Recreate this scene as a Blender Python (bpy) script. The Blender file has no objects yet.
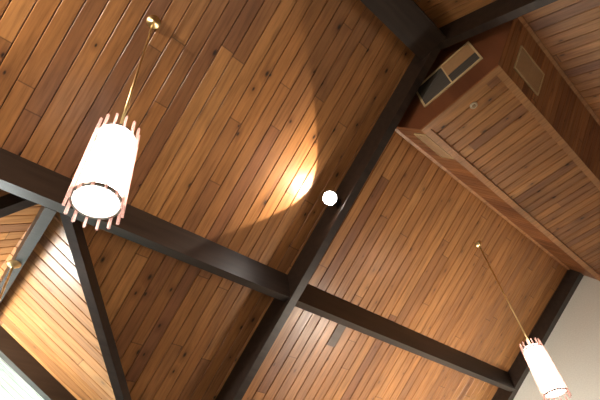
import bpy, bmesh, math, random
from mathutils import Matrix, Vector

sc = bpy.context.scene
col = sc.collection
random.seed(7)

# ------------------------------------------------------------------ camera
EYE = 1.6                                   # eye height above the floor
R = [[0.73544491, 0.41967893, 0.5319684],   # world axes seen from the lens
     [-0.66745359, 0.58395977, 0.46205703],
     [-0.11673254, -0.69488171, 0.70958645]]
cam_data = bpy.data.cameras.new('camera')
cam = bpy.data.objects.new('camera', cam_data)
col.objects.link(cam)
cam_data.sensor_width = 36.0
cam_data.lens = 453.66 * 36.0 / 600.0
cam_data.clip_start = 0.02
right = Vector([R[i][0] for i in range(3)])
up = -Vector([R[i][1] for i in range(3)])
back = -Vector([R[i][2] for i in range(3)])
m = Matrix((right, up, back)).transposed().to_4x4()
m.translation = (0, 0, EYE)
cam.matrix_world = m
sc.camera = cam

sc.view_settings.view_transform = 'Standard'
sc.view_settings.look = 'None'
sc.view_settings.gamma = 1.0
sc.view_settings.use_curve_mapping = False
sc.view_settings.exposure = 1.5
sc.render.film_transparent = False
try:
    sc.cycles.use_denoising = True
    sc.cycles.max_bounces = 8
    sc.cycles.diffuse_bounces = 5
    sc.cycles.sample_clamp_indirect = 6.0
except Exception:
    pass

# ------------------------------------------------------------------ daylight
world = bpy.data.worlds.new('overcast sky')
sc.world = world
world.use_nodes = True
bg = world.node_tree.nodes['Background']
bg.inputs['Color'].default_value = (0.86, 0.97, 1.0, 1)
bg.inputs['Strength'].default_value = 3.2

def area_light(name, loc, target, sx, sy, energy, color, portal=False):
    d = bpy.data.lights.new(name, 'AREA')
    d.shape = 'RECTANGLE'; d.size = sx; d.size_y = sy
    d.energy = energy; d.color = color
    o = bpy.data.objects.new(name, d); col.objects.link(o)
    o.location = loc
    o.rotation_euler = (Vector(target) - Vector(loc)).to_track_quat('-Z', 'Y').to_euler()
    if portal: d.cycles.is_portal = True
    return o
# daylight reaches the room through the gable window only
area_light('window_portal', (0.4, 4.72, 2.0), (0.4, 0, 2.0), 4.2, 4.0, 1, (1, 1, 1), portal=True)

WARM = (1.0, 0.86, 0.70)
def point_light(name, loc, energy, color=WARM, radius=0.12):
    d = bpy.data.lights.new(name, 'POINT'); d.energy = energy; d.color = color
    d.shadow_soft_size = radius
    o = bpy.data.objects.new(name, d); col.objects.link(o); o.location = loc
    return o
# added fill lights out of view, standing in for the rest of the hall
point_light('hall_fill', (5.4, 2.9, 1.3), 14)
ww = bpy.data.lights.new('wall_fill_spot', 'SPOT'); ww.energy = 100; ww.color = (1.0, 0.93, 0.82)  # added fill to brighten the white gable wall, no fixture modelled
ww.spot_size = math.radians(100); ww.spot_blend = 0.7; ww.shadow_soft_size = 0.15
wo = bpy.data.objects.new('wall_fill_spot', ww); col.objects.link(wo)
wo.location = (5.2, 2.9, 1.6); wo.rotation_euler = Vector((1, 0.05, 0.45)).to_track_quat('-Z', 'Y').to_euler()
hp = bpy.data.lights.new('slope_fill_spot', 'SPOT'); hp.energy = 95; hp.color = WARM  # added fill for slope A right of the middle rafter
hp.spot_size = math.radians(104); hp.spot_blend = 0.8; hp.shadow_soft_size = 0.15
hq = bpy.data.objects.new('slope_fill_spot', hp); col.objects.link(hq)
hq.location = (5.1, 2.2, 1.8); hq.rotation_euler = Vector((-0.2, 0.28, 1)).to_track_quat('-Z', 'Y').to_euler()
hs = bpy.data.lights.new('slope_fill_spot', 'SPOT'); hs.energy = 85; hs.color = WARM  # added fill raking along the upper left boards, unseen
hs.spot_size = math.radians(96); hs.spot_blend = 0.6; hs.shadow_soft_size = 0.05
ho = bpy.data.objects.new('slope_fill_spot', hs); col.objects.link(ho)
ho.location = (-1.6, 1.3, EYE + 3.08); ho.rotation_euler = Vector((1, 0.38, -0.12)).to_track_quat('-Z', 'Y').to_euler()
point_light('hall_fill', (1.2, -2.6, 1.4), 12)  # weak added fills for the rest of the room
point_light('hall_fill', (-3.2, 0.3, 2.0), 15)
# added unseen fill that brightens the cross gable boards
up_ = bpy.data.lights.new('gable_fill_spot', 'SPOT'); up_.energy = 85; up_.color = (0.95, 1.0, 0.97)
up_.spot_size = math.radians(165); up_.spot_blend = 0.6; up_.shadow_soft_size = 0.22
uo = bpy.data.objects.new('gable_fill_spot', up_); col.objects.link(uo)
uo.location = (0.0, 4.3, EYE + 1.66); uo.rotation_euler = (Vector((0.7, 3.7, EYE + 2.5)) - Vector(uo.location)).to_track_quat('-Z', 'Y').to_euler()

# ------------------------------------------------------------------ constants
TH = 0.56472385
T, S, C = math.tan(TH), math.sin(TH), math.cos(TH)
CA = 3.67221                                 # slope A: S*y + C*(z-EYE) = CA
YR = 0.27                                    # ridge line
def zA(y): return EYE + (CA - S * y) / C
ZR = zA(YR)
def zB(y): return ZR - T * (YR - y)
XW, XE, YS, YN = 7.2, -6.0, 4.62, -4.08      # gable wall, far gable wall, eave walls
XD, YD = 0.43, 2.6                           # where the cross gable's ridge starts
ZD = zA(YD)
def zD(x): return ZD - T * abs(x - XD)

# ------------------------------------------------------------------ node helper
def new_mat(name):
    mt = bpy.data.materials.new(name); mt.use_nodes = True
    nt = mt.node_tree
    return mt, nt, nt.nodes['Principled BSDF']

class NB_:
    def __init__(s, nt): s.nt = nt
    def n(s, t, **kw):
        o = s.nt.nodes.new(t)
        for k, v in kw.items(): setattr(o, k, v)
        return o
    def link(s, a, b): s.nt.links.new(a, b)
    def put(s, v, sock):
        if hasattr(v, 'links') or isinstance(v, bpy.types.NodeSocket): s.link(v, sock)
        else: sock.default_value = v
    def math(s, op, a, b=None, c=None, clamp=False):
        o = s.n('ShaderNodeMath', operation=op); o.use_clamp = clamp
        s.put(a, o.inputs[0])
        if b is not None: s.put(b, o.inputs[1])
        if c is not None: s.put(c, o.inputs[2])
        return o.outputs[0]
    def vec(s, x, y, z):
        o = s.n('ShaderNodeCombineXYZ'); s.put(x, o.inputs[0]); s.put(y, o.inputs[1]); s.put(z, o.inputs[2])
        return o.outputs[0]
    def white(s, v):
        o = s.n('ShaderNodeTexWhiteNoise', noise_dimensions='3D'); s.link(v, o.inputs['Vector'])
        return o.outputs['Value']
    def noise(s, v, scale, detail=3, rough=0.55):
        o = s.n('ShaderNodeTexNoise'); s.link(v, o.inputs['Vector'])
        o.inputs['Scale'].default_value = scale; o.inputs['Detail'].default_value = detail
        o.inputs['Roughness'].default_value = rough
        return o.outputs['Fac']
    def ramp(s, f, stops):
        o = s.n('ShaderNodeValToRGB'); s.link(f, o.inputs[0])
        e = o.color_ramp.elements
        while len(e) < len(stops): e.new(0.5)
        for i, (p, c) in enumerate(stops):
            e[i].position = p; e[i].color = (*c, 1) if len(c) == 3 else c
        return o.outputs[0]
    def mix(s, f, a, b, mode='MIX'):
        o = s.n('ShaderNodeMix', data_type='RGBA', blend_type=mode)
        s.put(f, o.inputs[0])
        s.put(a, o.inputs[6]); s.put(b, o.inputs[7])
        return o.outputs[2]
    def maprange(s, v, a, b, c=0.0, d=1.0):
        o = s.n('ShaderNodeMapRange'); s.link(v, o.inputs[0])
        for i, q in enumerate((a, b, c, d)): o.inputs[i + 1].default_value = q
        return o.outputs[0]

def wood(name, w, tones, seed=0.0, knots=1.0, rough=0.33, joint=1.0, x0=0.0, length=2.6):
    """Varnished knotty pine boards: boards run along local y, width w along local x."""
    mt, nt, bs = new_mat(name); b = NB_(nt)
    tc = b.n('ShaderNodeTexCoord')
    sp = b.n('ShaderNodeSeparateXYZ'); b.link(tc.outputs['Object'], sp.inputs[0])
    x, y, z = sp.outputs
    u = b.math('DIVIDE', b.math('SUBTRACT', x, x0), w)
    bi = b.math('FLOOR', u)
    ro = b.white(b.vec(bi, seed + 3.1, 0.5))
    yy = b.math('DIVIDE', y, length)
    yo = b.math('ADD', yy, b.math('MULTIPLY', ro, 7.0))
    yi = b.math('FLOOR', yo)
    yf = b.math('FRACT', yo)
    tone = b.white(b.vec(bi, yi, seed + 0.7))
    tone2 = b.white(b.vec(bi, yi, seed + 9.7))
    base = b.ramp(tone, tones)
    # grain, stretched along the board and shifted for each board
    gv = b.vec(b.math('ADD', b.math('MULTIPLY', x, 26.0), b.math('MULTIPLY', tone2, 40.0)),
               b.math('MULTIPLY', y, 1.5), b.math('MULTIPLY', tone, 30.0))
    g = b.noise(gv, 1.6, 5, 0.6)
    gcol = b.ramp(g, [(0.28, (0.60, 0.54, 0.48)), (0.5, (0.95, 0.95, 0.95)), (0.72, (1.16, 1.14, 1.10))])
    cl = b.mix(1.0, base, gcol, 'MULTIPLY')
    bl = b.noise(b.vec(b.math('MULTIPLY', x, 5.0), b.math('MULTIPLY', y, 1.3), tone2), 1.4, 3)
    cl = b.mix(1.0, cl, b.ramp(bl, [(0.3, (0.82, 0.80, 0.78)), (0.7, (1.14, 1.14, 1.14))]), 'MULTIPLY')
    # knots
    kv = b.vec(b.math('ADD', b.math('MULTIPLY', x, 5.2), b.math('MULTIPLY', bi, 3.7)),
               b.math('ADD', b.math('MULTIPLY', y, 2.6), b.math('MULTIPLY', tone, 11.0)), seed)
    vo = b.n('ShaderNodeTexVoronoi', voronoi_dimensions='2D'); b.link(kv, vo.inputs['Vector'])
    vo.inputs['Scale'].default_value = 1.0
    cs = b.n('ShaderNodeSeparateColor'); b.link(vo.outputs['Color'], cs.inputs[0])
    kr = b.math('MULTIPLY', b.math('GREATER_THAN', cs.outputs[0], 0.5), b.math('MULTIPLY_ADD', cs.outputs[1], 0.042, 0.028))
    kd = b.math('DIVIDE', vo.outputs['Distance'], b.math('ADD', kr, 0.0001))
    kf = b.maprange(kd, 0.5, 1.4, 0.85 * knots, 0.0)
    halo = b.maprange(kd, 1.2, 5.0, 0.40 * knots, 0.0)
    cl = b.mix(halo, cl, (0.10, 0.035, 0.014, 1))
    cl = b.mix(kf, cl, (0.018, 0.007, 0.004, 1))
    # butt joints between board ends
    jd = b.math('MULTIPLY', b.math('MINIMUM', yf, b.math('SUBTRACT', 1.0, yf)), length)
    jf = b.maprange(jd, 0.0025, 0.006, 0.55 * joint, 0.0)
    cl = b.mix(jf, cl, (0.03, 0.012, 0.006, 1))
    b.link(cl, bs.inputs['Base Color'])
    b.link(b.maprange(g, 0.3, 0.7, rough + 0.10, rough - 0.03), bs.inputs['Roughness'])
    bs.inputs['Specular IOR Level'].default_value = 0.45
    bp = b.n('ShaderNodeBump'); bp.inputs['Strength'].default_value = 0.25; bp.inputs['Distance'].default_value = 0.004
    b.link(b.math('ADD', b.math('MULTIPLY', g, 0.6), b.math('MULTIPLY', tone2, 1.0)), bp.inputs['Height'])
    b.link(bp.outputs[0], bs.inputs['Normal'])
    return mt

def stained(name, c1, c2, rough=0.40, scale=18.0):
    """dark stained timber of a beam"""
    mt, nt, bs = new_mat(name); b = NB_(nt)
    tc = b.n('ShaderNodeTexCoord')
    sp = b.n('ShaderNodeSeparateXYZ'); b.link(tc.outputs['Object'], sp.inputs[0])
    g = b.noise(b.vec(b.math('MULTIPLY', sp.outputs[0], 0.08), sp.outputs[1], sp.outputs[2]), scale, 4)
    b.link(b.ramp(g, [(0.3, c1), (0.7, c2)]), bs.inputs['Base Color'])
    bs.inputs['Roughness'].default_value = rough
    bp = b.n('ShaderNodeBump'); bp.inputs['Strength'].default_value = 0.2; bp.inputs['Distance'].default_value = 0.003
    b.link(g, bp.inputs['Height']); b.link(bp.outputs[0], bs.inputs['Normal'])
    return mt

def plain(name, c, rough=0.5, metal=0.0, bump=0.0, scale=30):
    mt, nt, bs = new_mat(name); b = NB_(nt)
    tc = b.n('ShaderNodeTexCoord')
    g = b.noise(tc.outputs['Object'], scale, 3)
    b.link(b.ramp(g, [(0.3, tuple(v * 0.93 for v in c)), (0.7, tuple(min(1, v * 1.05) for v in c))]), bs.inputs['Base Color'])
    bs.inputs['Roughness'].default_value = rough
    bs.inputs['Metallic'].default_value = metal
    if bump:
        bp = b.n('ShaderNodeBump'); bp.inputs['Strength'].default_value = bump; bp.inputs['Distance'].default_value = 0.003
        b.link(g, bp.inputs['Height']); b.link(bp.outputs[0], bs.inputs['Normal'])
    return mt

PINE = [(0.0, (0.26, 0.112, 0.052)), (0.10, (0.345, 0.157, 0.062)), (0.45, (0.40, 0.178, 0.060)),
        (0.75, (0.445, 0.203, 0.070)), (1.0, (0.50, 0.243, 0.088))]
M_pineL = wood('knotty_pine_wide', 0.118, PINE, 1.0, knots=1.15)
M_pineR = wood('knotty_pine_narrow', 0.130, PINE, 4.0, knots=0.6, x0=2.635)
M_pineB = wood('knotty_pine_far_slope', 0.125, PINE, 8.0, knots=0.8)
M_pineD = wood('knotty_pine_cross_gable', 0.115, PINE, 12.0, knots=0.5)
M_sofB = wood('soffit_bottom_pine', 0.125, PINE, 15.0, knots=1.1, length=2.6, joint=0.0)
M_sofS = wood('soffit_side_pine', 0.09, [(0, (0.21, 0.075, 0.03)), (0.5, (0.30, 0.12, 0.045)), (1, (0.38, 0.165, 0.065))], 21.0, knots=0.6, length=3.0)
M_trimw = wood('pine_trim', 0.5, [(0, (0.42, 0.20, 0.08)), (1, (0.48, 0.24, 0.10))], 31.0, knots=0.2, joint=0.0, length=9.0)
M_core = plain('board_backing', (0.06, 0.03, 0.015), 0.8)
M_dark = stained('dark_stained_beam', (0.017, 0.010, 0.007), (0.038, 0.023, 0.016))
M_ext = wood('white_painted_boards', 0.115, [(0, (0.70, 0.70, 0.62)), (1, (0.80, 0.80, 0.72))], 40.0, knots=0.15, rough=0.5)
M_wall = plain('white_plaster', (0.76, 0.76, 0.70), 0.8, bump=0.2, scale=60)
M_brass = plain('brass', (0.86, 0.66, 0.34), 0.33, 1.0)
M_vframe = plain('tan_vent_frame', (0.62, 0.45, 0.24), 0.5)
M_vtan = plain('tan_vent_panel', (0.46, 0.26, 0.12), 0.6)
M_vdark = plain('dark_grille', (0.045, 0.033, 0.022), 0.6)
M_cream = plain('cream_plastic', (0.62, 0.50, 0.34), 0.45)
M_black = plain('black_metal', (0.02, 0.02, 0.022), 0.4, 0.5)
M_frame = stained('dark_window_frame', (0.03, 0.02, 0.014), (0.05, 0.032, 0.022))

def emission(name, c, s):
    mt = bpy.data.materials.new(name); mt.use_nodes = True; nt = mt.node_tree
    nt.nodes.clear()
    e = nt.nodes.new('ShaderNodeEmission'); o = nt.nodes.new('ShaderNodeOutputMaterial')
    e.inputs[0].default_value = (*c, 1); e.inputs[1].default_value = s
    nt.links.new(e.outputs[0], o.inputs[0]); return mt
M_glow = emission('lit_diffuser', (1.0, 0.88, 0.78), 5.5)
M_bulb = emission('lit_bulb', (1.0, 0.93, 0.85), 60.0)

def rod_mat():
    mt = bpy.data.materials.new('pink_acrylic_rod'); mt.use_nodes = True; nt = mt.node_tree
    nt.nodes.clear(); b = NB_(nt)
    o = b.n('ShaderNodeOutputMaterial'); t = b.n('ShaderNodeBsdfTranslucent'); d = b.n('ShaderNodeBsdfDiffuse')
    g = b.n('ShaderNodeBsdfGlossy'); g.inputs['Roughness'].default_value = 0.15
    t.inputs[0].default_value = (0.95, 0.70, 0.64, 1); d.inputs[0].default_value = (0.40, 0.18, 0.15, 1)
    m1 = b.n('ShaderNodeMixShader'); m1.inputs[0].default_value = 0.35
    b.link(t.outputs[0], m1.inputs[1]); b.link(d.outputs[0], m1.inputs[2])
    m2 = b.n('ShaderNodeMixShader'); m2.inputs[0].default_value = 0.06
    b.link(m1.outputs[0], m2.inputs[1]); b.link(g.outputs[0], m2.inputs[2])
    tr = b.n('ShaderNodeBsdfTransparent'); tr.inputs[0].default_value = (1.0, 0.93, 0.91, 1)
    m3 = b.n('ShaderNodeMixShader'); m3.inputs[0].default_value = 0.3
    b.link(m2.outputs[0], m3.inputs[1]); b.link(tr.outputs[0], m3.inputs[2])
    b.link(m3.outputs[0], o.inputs[0]); return mt
M_rod = rod_mat()

def glass_mat():
    mt = bpy.data.materials.new('window_glass'); mt.use_nodes = True; nt = mt.node_tree
    nt.nodes.clear(); b = NB_(nt)
    o = b.n('ShaderNodeOutputMaterial'); t = b.n('ShaderNodeBsdfTransparent'); g = b.n('ShaderNodeBsdfGlossy')
    g.inputs['Roughness'].default_value = 0.02
    t.inputs[0].default_value = (0.94, 0.98, 0.96, 1)
    f = b.n('ShaderNodeFresnel'); f.inputs[0].default_value = 1.5
    mx = b.n('ShaderNodeMixShader'); b.link(f.outputs[0], mx.inputs[0])
    b.link(t.outputs[0], mx.inputs[1]); b.link(g.outputs[0], mx.inputs[2])
    b.link(mx.outputs[0], o.inputs[0]); return mt
M_glass = glass_mat()

# ------------------------------------------------------------------ mesh helpers
def link_mesh(name, bm, mat, parent=None, matrix=None, smooth=False):
    bmesh.ops.recalc_face_normals(bm, faces=bm.faces[:])
    me = bpy.data.meshes.new(name)
    bm.to_mesh(me); bm.free()
    for mm in (mat if isinstance(mat, (list, tuple)) else [mat]): me.materials.append(mm)
    if smooth:
        for p in me.polygons: p.use_smooth = True
    o = bpy.data.objects.new(name, me); col.objects.link(o)
    if matrix is not None: o.matrix_world = matrix
    if parent is not None:
        o.parent = parent
    return o

def tag(o, label=None, cat=None, group=None, kind=None):
    if label: o['label'] = label
    if cat: o['category'] = cat
    if group: o['group'] = group
    if kind: o['kind'] = kind
    return o

def empty(name, loc, label, cat, group=None):
    o = bpy.data.objects.new(name, None); o.empty_display_size = 0.1
    col.objects.link(o); o.location = loc
    return tag(o, label, cat, group)

def hexa(bm, p):
    """p: 8 points, bottom ring 0-3 then top ring 4-7"""
    v = [bm.verts.new(q) for q in p]
    for f in ((0, 1, 2, 3), (4, 5, 6, 7), (0, 1, 5, 4), (1, 2, 6, 5), (2, 3, 7, 6), (3, 0, 4, 7)):
        bm.faces.new([v[i] for i in f])

def box(bm, a, b_):
    (x0, y0, z0), (x1, y1, z1) = a, b_
    hexa(bm, [(x0, y0, z0), (x1, y0, z0), (x1, y1, z0), (x0, y1, z0), (x0, y0, z1), (x1, y0, z1), (x1, y1, z1), (x0, y1, z1)])

def prism(bm, poly, axis_vec):
    """poly: list of 3D points; extruded by axis_vec"""
    a = Vector(axis_vec)
    v0 = [bm.verts.new(p) for p in poly]; v1 = [bm.verts.new(Vector(p) + a) for p in poly]
    bm.faces.new(v0); bm.faces.new(v1[::-1])
    n = len(poly)
    for i in range(n): bm.faces.new((v0[i], v0[(i + 1) % n], v1[(i + 1) % n], v1[i]))

def bevel(bm, w=0.006):
    es = [e for e in bm.edges if len(e.link_faces) == 2 and e.calc_face_angle(0) > 0.5]
    if es: bmesh.ops.bevel(bm, geom=es, offset=w, segments=2, affect='EDGES', clamp_overlap=True)

def lathe(bm, prof, seg=24, centre=(0, 0), mtx=None):
    rings = []
    for r, z in prof:
        if r < 1e-5: ring = [bm.verts.new((centre[0], centre[1], z))]
        else: ring = [bm.verts.new((centre[0] + r * math.cos(2 * math.pi * k / seg), centre[1] + r * math.sin(2 * math.pi * k / seg), z)) for k in range(seg)]
        rings.append(ring)
    for a, b_ in zip(rings, rings[1:]):
        for k in range(seg):
            k2 = (k + 1) % seg
            vs = [a[k % len(a)], a[k2 % len(a)], b_[k2 % len(b_)], b_[k % len(b_)]]
            u = []
            for v in vs:
                if v not in u: u.append(v)
            if len(u) > 2: bm.faces.new(u)
    if mtx is not None: bmesh.ops.transform(bm, matrix=mtx, verts=[v for r in rings for v in r])

def basis(o, ex, ey):
    """local x = ex, local y = ey; local z points to the visible side when ex x ey does"""
    ex = Vector(ex).normalized(); ey = Vector(ey).normalized(); ez = ex.cross(ey)
    mt = Matrix((ex, ey, ez)).transposed().to_4x4(); mt.translation = o
    return mt

def boards(name, mtx, x0, x1, w, ya, yb, mat, phase=0.0, side=1, gap=0.0055, ch=0.0045, th=0.018, breaks=()):
    """tongue and groove boarding: every board bevelled along its long edges, the
    visible face at local z = 0 looking to local z*side, dark backing behind."""
    bm = bmesh.new()
    st = [x0]
    k = math.floor((x0 - phase) / w) + 1
    while phase + k * w < x1 - 1e-6:
        st.append(phase + k * w); k += 1
    st.append(x1)
    def cut(a, b_):
        cs = [a] + [q for q in breaks if a + 1e-4 < q < b_ - 1e-4] + [b_]
        return list(zip(cs, cs[1:]))
    for a, b_ in zip(st, st[1:]):
        if b_ - a < 0.015: continue
        A, B = a + gap / 2, b_ - gap / 2
        xs = [A, A + ch] + [q for q in breaks if A + ch < q < B - ch] + [B - ch, B]
        zs = [-ch * side] + [0.0] * (len(xs) - 2) + [-ch * side]
        prev = None; rows = []
        for xx, zz in zip(xs, zs):
            if yb(xx) - ya(xx) < 0.002: rows.append(None); continue
            rows.append((bm.verts.new((xx, ya(xx), zz)), bm.verts.new((xx, yb(xx), zz)),
                         bm.verts.new((xx, ya(xx), -th * side)), bm.verts.new((xx, yb(xx), -th * side))))
        for r0, r1 in zip(rows, rows[1:]):
            if r0 is None or r1 is None: continue
            f = bm.faces.new((r0[0], r1[0], r1[1], r0[1]))
            bm.faces.new((r0[2], r0[3], r1[3], r1[2]))
            bm.faces.new((r0[0], r0[2], r1[2], r1[0])); bm.faces.new((r0[1], r1[1], r1[3], r0[3]))
        for r in (rows[0], rows[-1]):
            if r is not None: bm.faces.new((r[0], r[1], r[3], r[2]))
    # backing sheet
    n0 = len(bm.faces)
    xs = sorted(set([x0, x1] + [q for q in breaks if x0 < q < x1]))
    for a, b_ in zip(xs, xs[1:]):
        z0, z1 = -th * side, -(th + 0.04) * side
        p = [(a, ya(a), z0), (b_, ya(b_), z0), (b_, yb(b_), z0), (a, yb(a), z0), (a, ya(a), z1), (b_, ya(b_), z1), (b_, yb(b_), z1), (a, yb(a), z1)]
        if yb(a) - ya(a) < 0.003: p = None
        if p: hexa(bm, p)
    bmesh.ops.recalc_face_normals(bm, faces=bm.faces[:])
    bm.faces.ensure_lookup_table()
    for i in range(n0, len(bm.faces)): bm.faces[i].material_index = 1
    return link_mesh(name, bm, [mat, M_core], matrix=mtx)

# ------------------------------------------------------------------ the room shell
EA = (0, C, -S)            # down slope A
EB = (0, -C, -S)           # down slope B
LA = (YS - YR) / C         # slope length down to the eave
def endA(x):
    # slope A stops at the valleys of the cross gable
    return min(LA, (YD + abs(x - XD) - YR) / C)
oA = (0, YR, ZR)
# basis x = +X, y = down the slope -> z = X x EA = (0, S, C) points up: visible side is -z
zero = lambda x: 0.0
BR = (XD, XD - (YS - YD), XD + (YS - YD))
tag(boards('ceiling', basis(oA, (1, 0, 0), EA), XE, 2.66, 0.118, zero, endA, M_pineL, side=-1, breaks=BR), kind='structure')
tag(boards('ceiling', basis(oA, (1, 0, 0), EA), 2.66, XW, 0.130, zero, endA, M_pineR, phase=2.635, side=-1, breaks=BR), kind='structure')
LB = (YR - YN) / C
tag(boards('ceiling', basis(oA, (1, 0, 0), EB), XE, XW, 0.125, zero, lambda x: LB, M_pineB, side=1), kind='structure')
# cross gable slopes: boards run down the slope, widths along Y
for s in (1, -1):
    o_ = (XD, 0, ZD)
    ex, ey = (0, 1, 0), (s * C, 0, -S)
    # local x = world Y; start of boards at the valley: x distance (Y-YD) => local y from 0 to (Y-YD)/C
    mx = basis(o_, ex, ey)
    zdir = Vector(ex).cross(Vector(ey))      # points down for s=1, up for s=-1
    side = 1 if zdir.z < 0 else -1
    tag(boards('ceiling', mx, YD, YS, 0.115, zero, lambda x: max(0.0, (x - YD) / C), M_pineD, side=side), kind='structure')
    ov = boards('ceiling', mx, YS + 0.001, YS + 1.0, 0.115, zero, lambda x: (YS - YD) / C, M_ext, side=side)
    tag(ov, kind='structure')

# roof deck caps closing the two ridges from above
def cap(poly, ax):
    bm = bmesh.new(); prism(bm, poly, ax); return tag(link_mesh('ceiling', bm, M_core), kind='structure')
cap([(XE, YR - .2, zB(YR - .2) + .03), (XE, YR, ZR + .03), (XE, YR + .2, zA(YR + .2) + .03), (XE, YR + .2, zA(YR + .2) + .12), (XE, YR, ZR + .12), (XE, YR - .2, zB(YR - .2) + .12)], (XW - XE, 0, 0))
cap([(XD - .05, YD + .10, zD(XD - .05) + .024), (XD, YD + .10, ZD + .024), (XD + .05, YD + .10, zD(XD + .05) + .024), (XD + .05, YD + .10, ZD + .15), (XD - .05, YD + .10, ZD + .15)], (0, 2.9, 0))
def shell(name, bm, mat):
    return tag(link_mesh(name, bm, mat), kind='structure')
def floor_mat():
    mt, nt, bs = new_mat('carpet'); b = NB_(nt)
    tc = b.n('ShaderNodeTexCoord'); g = b.noise(tc.outputs['Object'], 90, 4)
    b.link(b.ramp(g, [(0.3, (0.16, 0.12, 0.09)), (0.7, (0.24, 0.19, 0.14))]), bs.inputs['Base Color'])
    bs.inputs['Roughness'].default_value = 0.9
    return mt
bm = bmesh.new(); box(bm, (XE, YN, -0.1), (XW, YS + 0.001, 0)); shell('floor', bm, floor_mat())
TK = 0.2
# gable walls
for nm, xa, xb in (('wall_right', XW, XW + TK), ('wall_left', XE - TK, XE)):
    bm = bmesh.new()
    prism(bm, [(xa, YN, 0), (xa, YS, 0), (xa, YS, zA(YS) + 0.05), (xa, YR, ZR + 0.05), (xa, YN, zB(YN) + 0.05)], (xb - xa, 0, 0))
    shell(nm, bm, M_wall)
bm = bmesh.new(); box(bm, (XE - TK, YN - TK, 0), (XW + TK, YN, zB(YN) + 0.02)); shell('wall_back', bm, M_wall)
# eave wall with the cross gable's window opening
WX0, WX1 = XD - 1.75, XD + 1.75
ze = zA(YS)
bm = bmesh.new()
box(bm, (XE - TK, YS, 0), (WX0, YS + 0.15, ze)); box(bm, (WX1, YS, 0), (XW + TK, YS + 0.15, ze))
box(bm, (WX0, YS, 0), (WX1, YS + 0.15, 0.5))
shell('wall_front', bm, M_wall)
# window: glass with a dark timber frame following the gable
wr = tag(bpy.data.objects.new('window_1', None), kind='structure'); col.objects.link(wr); wr.location = (0, 0, 0)
def zg(x): return zD(x) - 0.19
yg = YS + 0.03
bm = bmesh.new()
prism(bm, [(WX0, yg, 0.5), (WX1, yg, 0.5), (WX1, yg, zg(WX1)), (XD, yg, zg(XD)), (WX0, yg, zg(WX0))], (0, 0.008, 0))
link_mesh('pane', bm, M_glass, wr)
bm = bmesh.new()
for xx in (WX0, XD, WX1):
    a, b_ = (xx, xx + 0.06) if xx < XD else (xx - 0.06, xx)
    box(bm, (a, yg - 0.03, 0.5), (b_, yg + 0.05, min(zg(a), zg(b_)) - 0.002))
box(bm, (WX0 + 0.06, yg - 0.03, 0.5), (WX1 - 0.06, yg + 0.05, 0.57))
box(bm, (WX0 + 0.06, yg - 0.03, 2.3), (WX1 - 0.06, yg + 0.05, 2.37))
link_mesh('window_frame', bm, M_frame, wr)
# ground outside
bm = bmesh.new(); box(bm, (-14, YS + 0.15, -0.1), (14, 30, 0.0))
shell('floor', bm, plain('pale_concrete', (0.28, 0.29, 0.25), 0.9))

# ------------------------------------------------------------------ beams
def beam(name, pts, mat, label, cat, bev=0.006, group=None, matrix=None):
    bm = bmesh.new(); hexa(bm, pts); bevel(bm, bev)
    return tag(link_mesh(name, bm, mat), label, cat, group)

def rafter(x0, x1, d, label, yb=YS - 0.01):
    """bent pair of rafters over both slopes, one timber frame; d = depth square to the slope"""
    bm = bmesh.new(); e = 0.001; dz = (d + 0.025) / C; dr = (d - 0.045) / C
    poly = [(x0, yb, zA(yb) - e), (x0, YR, ZR - e), (x0, YN + 0.01, zB(YN + 0.01) - e),
            (x0, YN + 0.01, zB(YN + 0.01) - dz), (x0, YR, ZR - dr), (x0, yb, zA(yb) - dz)]
    prism(bm, poly, (x1 - x0, 0, 0)); bevel(bm, 0.007)
    return tag(link_mesh('rafter', bm, M_dark), label, 'beam')
rafter(2.620, 2.707, 0.25, 'dark stained rafter crossing the middle of the ceiling from the ridge, spotlight on its side')
rafter(7.07, XW - 0.002, 0.21, 'dark stained rafter lying against the white gable wall')
# purlins: plumb timbers, butted between rafters
def purlin(x0, x1, label):
    bm = bmesh.new()
    y0, y1, zb = 2.600, 2.688, EYE + 2.43
    e = 0.001
    hexa(bm, [(x0, y0, zb), (x1, y0, zb), (x1, y1, zb), (x0, y1, zb), (x0, y0, zA(y0) - e), (x1, y0, zA(y0) - e), (x1, y1, zA(y1) - e), (x0, y1, zA(y1) - e)])
    bevel(bm, 0.006)
    return tag(link_mesh('purlin', bm, M_dark), label, 'beam')
purlin(XE + 0.002, 2.622, 'dark stained cross beam left of the middle rafter, passing behind the large pendant lamp')
purlin(2.710, 7.067, 'dark stained cross beam right of the middle rafter, running to the white wall')
# short dark board laid against the cross beam
bm = bmesh.new()
ya_, yb__ = (2.692 - YR) / C, (3.052 - YR) / C
box(bm, (3.549, ya_, -0.006), (3.671, yb__, -0.0005)); bevel(bm, 0.0015)
tag(link_mesh('board', bm, stained('grey_brown_board', (0.060, 0.034, 0.020), (0.10, 0.058, 0.036), 0.5), matrix=basis(oA, (1, 0, 0), EA)),
    'short dark grey-brown board end touching the cross beam, among orange boards', 'board')
# ridge beam
bm = bmesh.new()
zrb = EYE + 3.90
prism(bm, [(XE + 0.002, 0.16, zrb), (XE + 0.002, 0.455, zrb), (XE + 0.002, 0.455, zA(0.455) - 0.001), (XE + 0.002, YR, ZR - 0.001), (XE + 0.002, 0.16, zB(0.16) - 0.001)], (2.622 - XE - 0.002, 0, 0))
bevel(bm, 0.006)
tag(link_mesh('ridge_beam', bm, M_dark), 'broad dark ridge beam at the top edge, left of the wooden soffit', 'beam')
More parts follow.
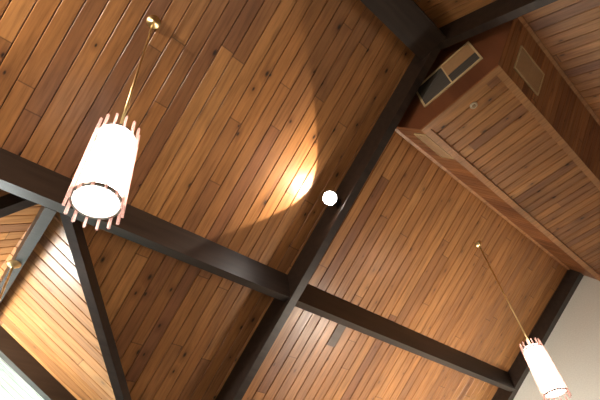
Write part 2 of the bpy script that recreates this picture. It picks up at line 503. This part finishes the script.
# cross gable ridge beam (slightly out of square, as it was built)
sk = 0.058
y0, y1, zb = 2.692, 4.53, EYE + 2.43
xa0, xb0 = 0.398, 0.478
xa1, xb1 = xa0 + sk * (y1 - y0), xb0 + sk * (y1 - y0) * 0.9
pts = [(xa0, y0, zb), (xb0, y0, zb), (xb1, y1, zb), (xa1, y1, zb),
       (xa0, y0, zD(xa0) - .002), (xb0, y0, zD(xb0) - .002), (xb1, y1, zD(xb1) - .002), (xa1, y1, zD(xa1) - .002)]
beam('ridge_beam', pts, M_dark, 'narrow ridge beam at the left edge, grey with daylight, a pendant hanging from it', 'beam', 0.004)
# valley rafters of the cross gable
def valley(s, label):
    bm = bmesh.new()
    r2 = math.sqrt(0.5)
    L = Vector((s, 1, -T)); h = Vector((s, -1, 0)) * r2      # h points to the main room
    P = Vector((XD, YD, ZD))
    t0, t1 = 0.092, 1.92
    a, b_ = -0.047, 0.020
    ring = []
    for t in (t0, t1):
        ring.append([P + L * (t + o_ * r2 + (0.05 if o_ < 0 and t < 1 else 0)) + h * o_ + Vector((0, 0, dz)) for o_, dz in ((a, -0.155), (b_, -0.155), (b_, -0.002), (0, -0.002), (a, -0.002 - T * 0.047 * 1.42))])
    v0 = [bm.verts.new(q) for q in ring[0]]; v1 = [bm.verts.new(q) for q in ring[1]]
    bm.faces.new(v0); bm.faces.new(v1[::-1])
    for i in range(5): bm.faces.new((v0[i], v0[(i + 1) % 5], v1[(i + 1) % 5], v1[i]))
    bevel(bm, 0.005)
    return tag(link_mesh('valley_rafter', bm, M_dark), label, 'beam')
valley(1, 'dark diagonal valley rafter running down between pale cross gable boards and brown boards')
valley(-1, 'dark diagonal valley rafter cut off by the left edge of the picture')
# cross gable end rafter
bm = bmesh.new()
y0, y1 = 4.53, 4.612
for s in (1,):
    poly = [(XD, zD(XD) - .002), (XD + 1.9, zD(XD + 1.9) - .002), (XD + 1.9, zD(XD + 1.9) - .19), (XD, zD(XD) - .19), (XD - 1.9, zD(XD + 1.9) - .19), (XD - 1.9, zD(XD + 1.9) - .002)]
prism(bm, [(x, y0, z) for x, z in poly], (0, y1 - y0, 0)); bevel(bm, 0.005)
tag(link_mesh('gable_rafter', bm, M_dark), 'dark gable rafter across the bottom left corner, above the window', 'beam')

# ------------------------------------------------------------------ boxed soffit under the ridge
sof = empty('soffit', (2.83, 0.40, EYE + 3.348), 'long boxed wooden soffit of pine boards under the ridge at upper right', 'soffit')
inv = Matrix.Translation(-Vector(sof.location))
def into(o, parent):
    o.parent = parent; o.matrix_parent_inverse = Matrix.Translation(-Vector(parent.location)); return o
SX0, SX1 = 2.83, XW - 0.003
zb_ = EYE + 3.348
pA0, pA1 = Vector((0, 0.82, zb_)), Vector((0, 1.065, zA(1.065)))
pB0, pB1 = Vector((0, -0.01, zb_)), Vector((0, -0.39, zB(-0.39)))
# side panels: boards run up the face, widths along X
for a, b_, nm in ((pA0, pA1, 'A'), (pB0, pB1, 'B')):
    ey = (b_ - a); L = ey.length
    mx = basis((0, a.y, a.z), (1, 0, 0), ey)
    side = 1 if (Vector((1, 0, 0)).cross(ey)).y * (1 if nm == 'A' else -1) > 0 else -1
    o = boards('side_panel', mx, SX0, SX1, 0.09, zero, (lambda LL: (lambda x: LL - 0.004))(L), M_sofS, side=side, gap=0.003, ch=0.003, th=0.012)
    into(o, sof)
# end panel
bm = bmesh.new()
eps = 0.004
prism(bm, [(SX0, pA0.y, zb_), (SX0, pA1.y - .004, zA(pA1.y - .004) - eps), (SX0, YR, ZR - 2 * eps), (SX0, pB1.y + .004, zB(pB1.y + .004) - eps), (SX0, pB0.y, zb_)], (-0.012, 0, 0))
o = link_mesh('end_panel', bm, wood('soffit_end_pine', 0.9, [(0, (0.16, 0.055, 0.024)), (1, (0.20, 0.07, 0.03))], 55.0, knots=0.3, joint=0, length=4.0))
into(o, sof)
# bottom boards run across, recessed inside the trim
mx = basis((0, pB0.y, zb_ + 0.012), (1, 0, 0), (0, 1, 0))
o = boards('bottom_panel', mx, SX0, SX1, 0.125, zero, lambda x: pA0.y - pB0.y, M_sofB, side=-1, gap=0.0065, ch=0.005)
into(o, sof)
# trim round the bottom edge
def trim_piece(a, b_):
    bm = bmesh.new(); box(bm, a, b_); bevel(bm, 0.005)
    return into(link_mesh('trim_board', bm, M_trimw), sof)
tz0, tz1 = zb_ - 0.016, zb_ + 0.012
trim_piece((SX0 - 0.012, pA0.y - 0.058, tz0), (SX1, pA0.y + 0.006, tz1))
trim_piece((SX0 - 0.012, pB0.y - 0.006, tz0), (SX1, pB0.y + 0.058, tz1))
trim_piece((SX0 - 0.012, pB0.y + 0.058, tz0), (SX0 + 0.055, pA0.y - 0.058, tz1))
# thin cove mouldings where the box meets the slopes
for y_, z_, n_ in ((1.065, zA(1.065), (0, -0.0, -1)), (-0.39, zB(-0.39), (0, 0, -1))):
    s = 1 if y_ > 0 else -1
    e = Vector(EA if s > 0 else EB); nrm = Vector((0, -S * s, -C))
    P = Vector((0, y_, z_)) + nrm * 0.002
    q = [P - e * 0.004, P + e * 0.022, P + e * 0.022 + nrm * 0.01, P - e * 0.004 + nrm * 0.026]
    bm = bmesh.new(); prism(bm, [(SX0, p.y, p.z) for p in q], (SX1 - SX0 - (0.13 if s > 0 else 0.13), 0, 0)); bevel(bm, 0.002)
    into(link_mesh('moulding', bm, M_trimw), sof)

# ------------------------------------------------------------------ vents
def vent(label, mtx, w, h, frame=0.018, kind='end', nslat=10):
    """plate lies in local xy, centred; local z points out of the wall"""
    root = bpy.data.objects.new('air_vent', None); root.empty_display_size = 0.1; col.objects.link(root)
    root.matrix_world = mtx; tag(root, label, 'vent')
    bm = bmesh.new()
    for a, b_ in (((-w / 2, -h / 2, 0.002), (w / 2, -h / 2 + frame, 0.016)), ((-w / 2, h / 2 - frame, 0.002), (w / 2, h / 2, 0.016)),
                  ((-w / 2, -h / 2 + frame, 0.002), (-w / 2 + frame, h / 2 - frame, 0.016)), ((w / 2 - frame, -h / 2 + frame, 0.002), (w / 2, h / 2 - frame, 0.016)),):
        box(bm, a, b_)
    if kind == 'end': box(bm, (-frame * 0.35, -h / 2 + frame, 0.002), (frame * 0.35, h / 2 - frame, 0.014))
    link_mesh('frame', bm, M_vframe, root)
    def louvres(x0, x1, y0, y1, mat, n, name):
        bm = bmesh.new(); box(bm, (x0, y0, 0.001), (x1, y1, 0.004))
        st = (y1 - y0) / n
        for k in range(n):
            yy = y0 + st * (k + .5)
            hexa(bm, [(x0, yy - st * .30, .004), (x1, yy - st * .30, .004), (x1, yy - st * .12, .004), (x0, yy - st * .12, .004),
                      (x0, yy + st * .12, .011), (x1, yy + st * .12, .011), (x1, yy + st * .28, .011), (x0, yy + st * .28, .011)])
        return link_mesh(name, bm, mat, root)
    X0, X1, Y0, Y1 = -w / 2 + frame, w / 2 - frame, -h / 2 + frame, h / 2 - frame
    g = frame * 0.35
    if kind == 'end':
        louvres(X0, -g, Y0, Y1, M_vdark, nslat, 'grille')
        ym = Y0 + (Y1 - Y0) * 0.42
        louvres(g, X1, Y0, ym, M_vdark, max(3, nslat // 2), 'grille')
        bm = bmesh.new(); box(bm, (g, ym + 0.001, 0.001), (X1, Y1, 0.010)); p = link_mesh('cover_panel', bm, M_vtan, root)
        p['label'] = 'tan cover panel'
    else:
        louvres(X0, -0.003, Y0, Y1, M_vtan, nslat, 'grille'); louvres(0.003, X1, Y0, Y1, M_vtan, nslat, 'grille')
    return root
# end vent: local x runs towards -Y (to the right in the photo), y up, z = -X
vent('long two-part vent with dark grilles on the end of the soffit',
     basis((SX0 - 0.013, 0.366, EYE + 3.712), (0, -1, 0), (0, 0, 1)), 0.65, 0.33, kind='end', nslat=9)
eyB = (pB1 - pB0).normalized()
P = pB0 + eyB * 0.228; P.x = 3.25
vent('square tan vent with pale frame on the right-hand face of the soffit', basis(P, (1, 0, 0), eyB), 0.455, 0.235, frame=0.012, kind='side', nslat=12)
eyA = (pA1 - pA0).normalized()
P = pA0 + eyA * 0.090; P.x = 3.16
vent('tan vent on the lower left face of the soffit', basis(P, (-1, 0, 0), eyA), 0.48, 0.17, frame=0.010, kind='side', nslat=9)

# detector
det = empty('smoke_detector', (3.01, 0.352, zb_ + 0.012), 'small round cream detector on the underside of the soffit', 'smoke detector')
bm = bmesh.new(); lathe(bm, [(0, 0), (0.036, 0), (0.036, -0.006), (0.030, -0.014), (0.024, -0.014), (0.022, -0.008), (0, -0.008)], 28)
link_mesh('ring', bm, M_cream, det, smooth=False)
bm = bmesh.new(); lathe(bm, [(0, -0.007), (0.017, -0.009), (0.014, -0.020), (0, -0.022)], 20)
c_ = link_mesh('cap', bm, plain('tan_plastic', (0.36, 0.24, 0.14), 0.5), det); c_['label'] = 'darker centre cap'

# ------------------------------------------------------------------ pendant lamps
M_ring = plain('grey_metal', (0.30, 0.27, 0.25), 0.4, 0.8)
def make_pendant(loc, slope, label):
    """origin at the ceiling; slope = 1 when the canopy lies on slope A"""
    root = empty('pendant_lamp', loc, label, 'pendant lamp', 'cylinder pendant lamps under the roof')
    bm = bmesh.new()
    lathe(bm, [(0, 0.0), (0.050, 0.0), (0.050, -0.006), (0.040, -0.016), (0.018, -0.026), (0.012, -0.040), (0, -0.040)], 28,
          mtx=Matrix.Rotation(TH if slope else 0, 4, 'X').inverted())
    link_mesh('canopy', bm, M_brass, root, smooth=True)
    top, bot, r, rt = -1.41, -1.885, 0.097, 0.084
    bm = bmesh.new(); lathe(bm, [(0, -0.03), (0.0085, -0.03), (0.0085, top + 0.01), (0, top + 0.01)], 10)
    link_mesh('rod', bm, M_brass, root, smooth=True)
    bm = bmesh.new(); lathe(bm, [(0, top + 0.02), (0.03, top + 0.02), (0.035, top + 0.004), (0, top + 0.004)], 20)
    link_mesh('socket_cap', bm, M_brass, root)
    bm = bmesh.new(); lathe(bm, [(0.0, top), (rt, top), (r, bot + 0.004), (0.0, bot + 0.004)], 36)
    d = link_mesh('diffuser', bm, M_glow, root); d['label'] = 'glowing white cylinder'
    for zz, q in ((top - 0.02, rt), (bot + 0.0, r)):
        bm = bmesh.new(); lathe(bm, [(q + .002, zz - .007), (q + .013, zz - .007), (q + .013, zz + .007), (q + .002, zz + .007), (q + .002, zz - .007)], 36)
        link_mesh('ring', bm, M_ring, root)
    for k in range(14):
        a = 2 * math.pi * (k + .3) / 14
        rr, lean = r + 0.020, (r - rt) / (top - bot)
        bm = bmesh.new()
        box(bm, (-0.0055, -0.0055, bot - 0.06), (0.0055, 0.0055, top + 0.055)); bevel(bm, 0.003)
        for v in bm.verts: v.co.x -= lean * (v.co.z - bot)
        bmesh.ops.transform(bm, matrix=Matrix.Translation((rr * math.cos(a), rr * math.sin(a), 0)) @ Matrix.Rotation(a, 4, 'Z'), verts=bm.verts[:])
        link_mesh('decorative_rod', bm, M_rod, root)
    return root
def copy_tree(o, parent=None):
    c = o.copy(); col.objects.link(c)
    if parent is not None: c.parent = parent
    for ch in list(o.children): copy_tree(ch, c)
    return c
y = 1.495
p0 = make_pendant((0.433, y, zA(y) - 0.001), 1, 'large lit pendant lamp at upper left, nearest, hanging before the cross beam')
p1 = copy_tree(p0); y = 1.470; p1.location = (4.94, y, zA(y) - 0.001)
p1['label'] = 'lit pendant lamp at lower right in front of the white gable wall'
p2 = copy_tree(p0); p2.location = (0.452, 3.42, EYE + 2.43)
p2['label'] = 'pendant lamp hung by a brass canopy from the grey ridge beam at the left edge'
for ch in p2.children:
    if ch.name.startswith('canopy'): ch.rotation_euler = (TH, 0, 0)
p3 = copy_tree(p0); y = 3.62; p3.location = (4.94, y, zA(y) - 0.001)
p3['label'] = 'pendant lamp on the lower slope just below the picture, nearer the eave'

p0.rotation_euler = Vector((0.735, -0.667, 0)).normalized().cross(Vector((0, 0, 1))).normalized() and Matrix.Rotation(0.020, 3, Vector((0.667, 0.735, 0)).normalized()).to_euler()
# ------------------------------------------------------------------ spotlight on the rafter
SP = Vector((2.50, 1.795, EYE + 3.045))
spot = empty('spotlight', SP, 'small lit spotlight on the side of the middle rafter', 'spotlight')
aim = (Vector((0, 0, EYE)) - SP).normalized()
q = aim.to_track_quat('Z', 'Y').to_matrix().to_4x4()
bm = bmesh.new(); lathe(bm, [(0, -0.085), (0.028, -0.080), (0.045, -0.045), (0.069, -0.005), (0.071, 0.0), (0.066, 0.0), (0.064, -0.008), (0, -0.008)], 28, mtx=q)
link_mesh('housing', bm, M_black, spot, smooth=True)
bm = bmesh.new(); lathe(bm, [(0, -0.006), (0.063, -0.006), (0.060, 0.004), (0.03, 0.014), (0, 0.016)], 28, mtx=q)
l_ = link_mesh('bulb', bm, M_bulb, spot, smooth=True); l_['label'] = 'glowing white bulb face'
bm = bmesh.new(); box(bm, (0.112, -0.03, -0.035), (0.123, 0.03, 0.035)); box(bm, (0.02, -0.008, -0.03), (0.113, 0.008, -0.014)); bevel(bm, 0.002)
link_mesh('bracket', bm, M_black, spot)
def spot_light(name, axis, half, energy, blend, loc=None, color=WARM, radius=0.01):
    d = bpy.data.lights.new(name, 'SPOT'); d.energy = energy; d.color = color
    d.spot_size = 2 * math.radians(half); d.spot_blend = blend; d.shadow_soft_size = radius
    o = bpy.data.objects.new(name, d); col.objects.link(o)
    o.location = loc or (2.44, 1.77, EYE + 2.995)
    o.rotation_euler = Vector(axis).to_track_quat('-Z', 'Y').to_euler()
    return o
spot_light('spot_beam_wide', (-0.949, 0.148, 0.279), 46.7, 24, 0.12, (2.5, 1.7, EYE + 2.86))
spot_light('spot_beam_narrow', (-0.883, -0.035, 0.468), 27, 0.9, 0.3)
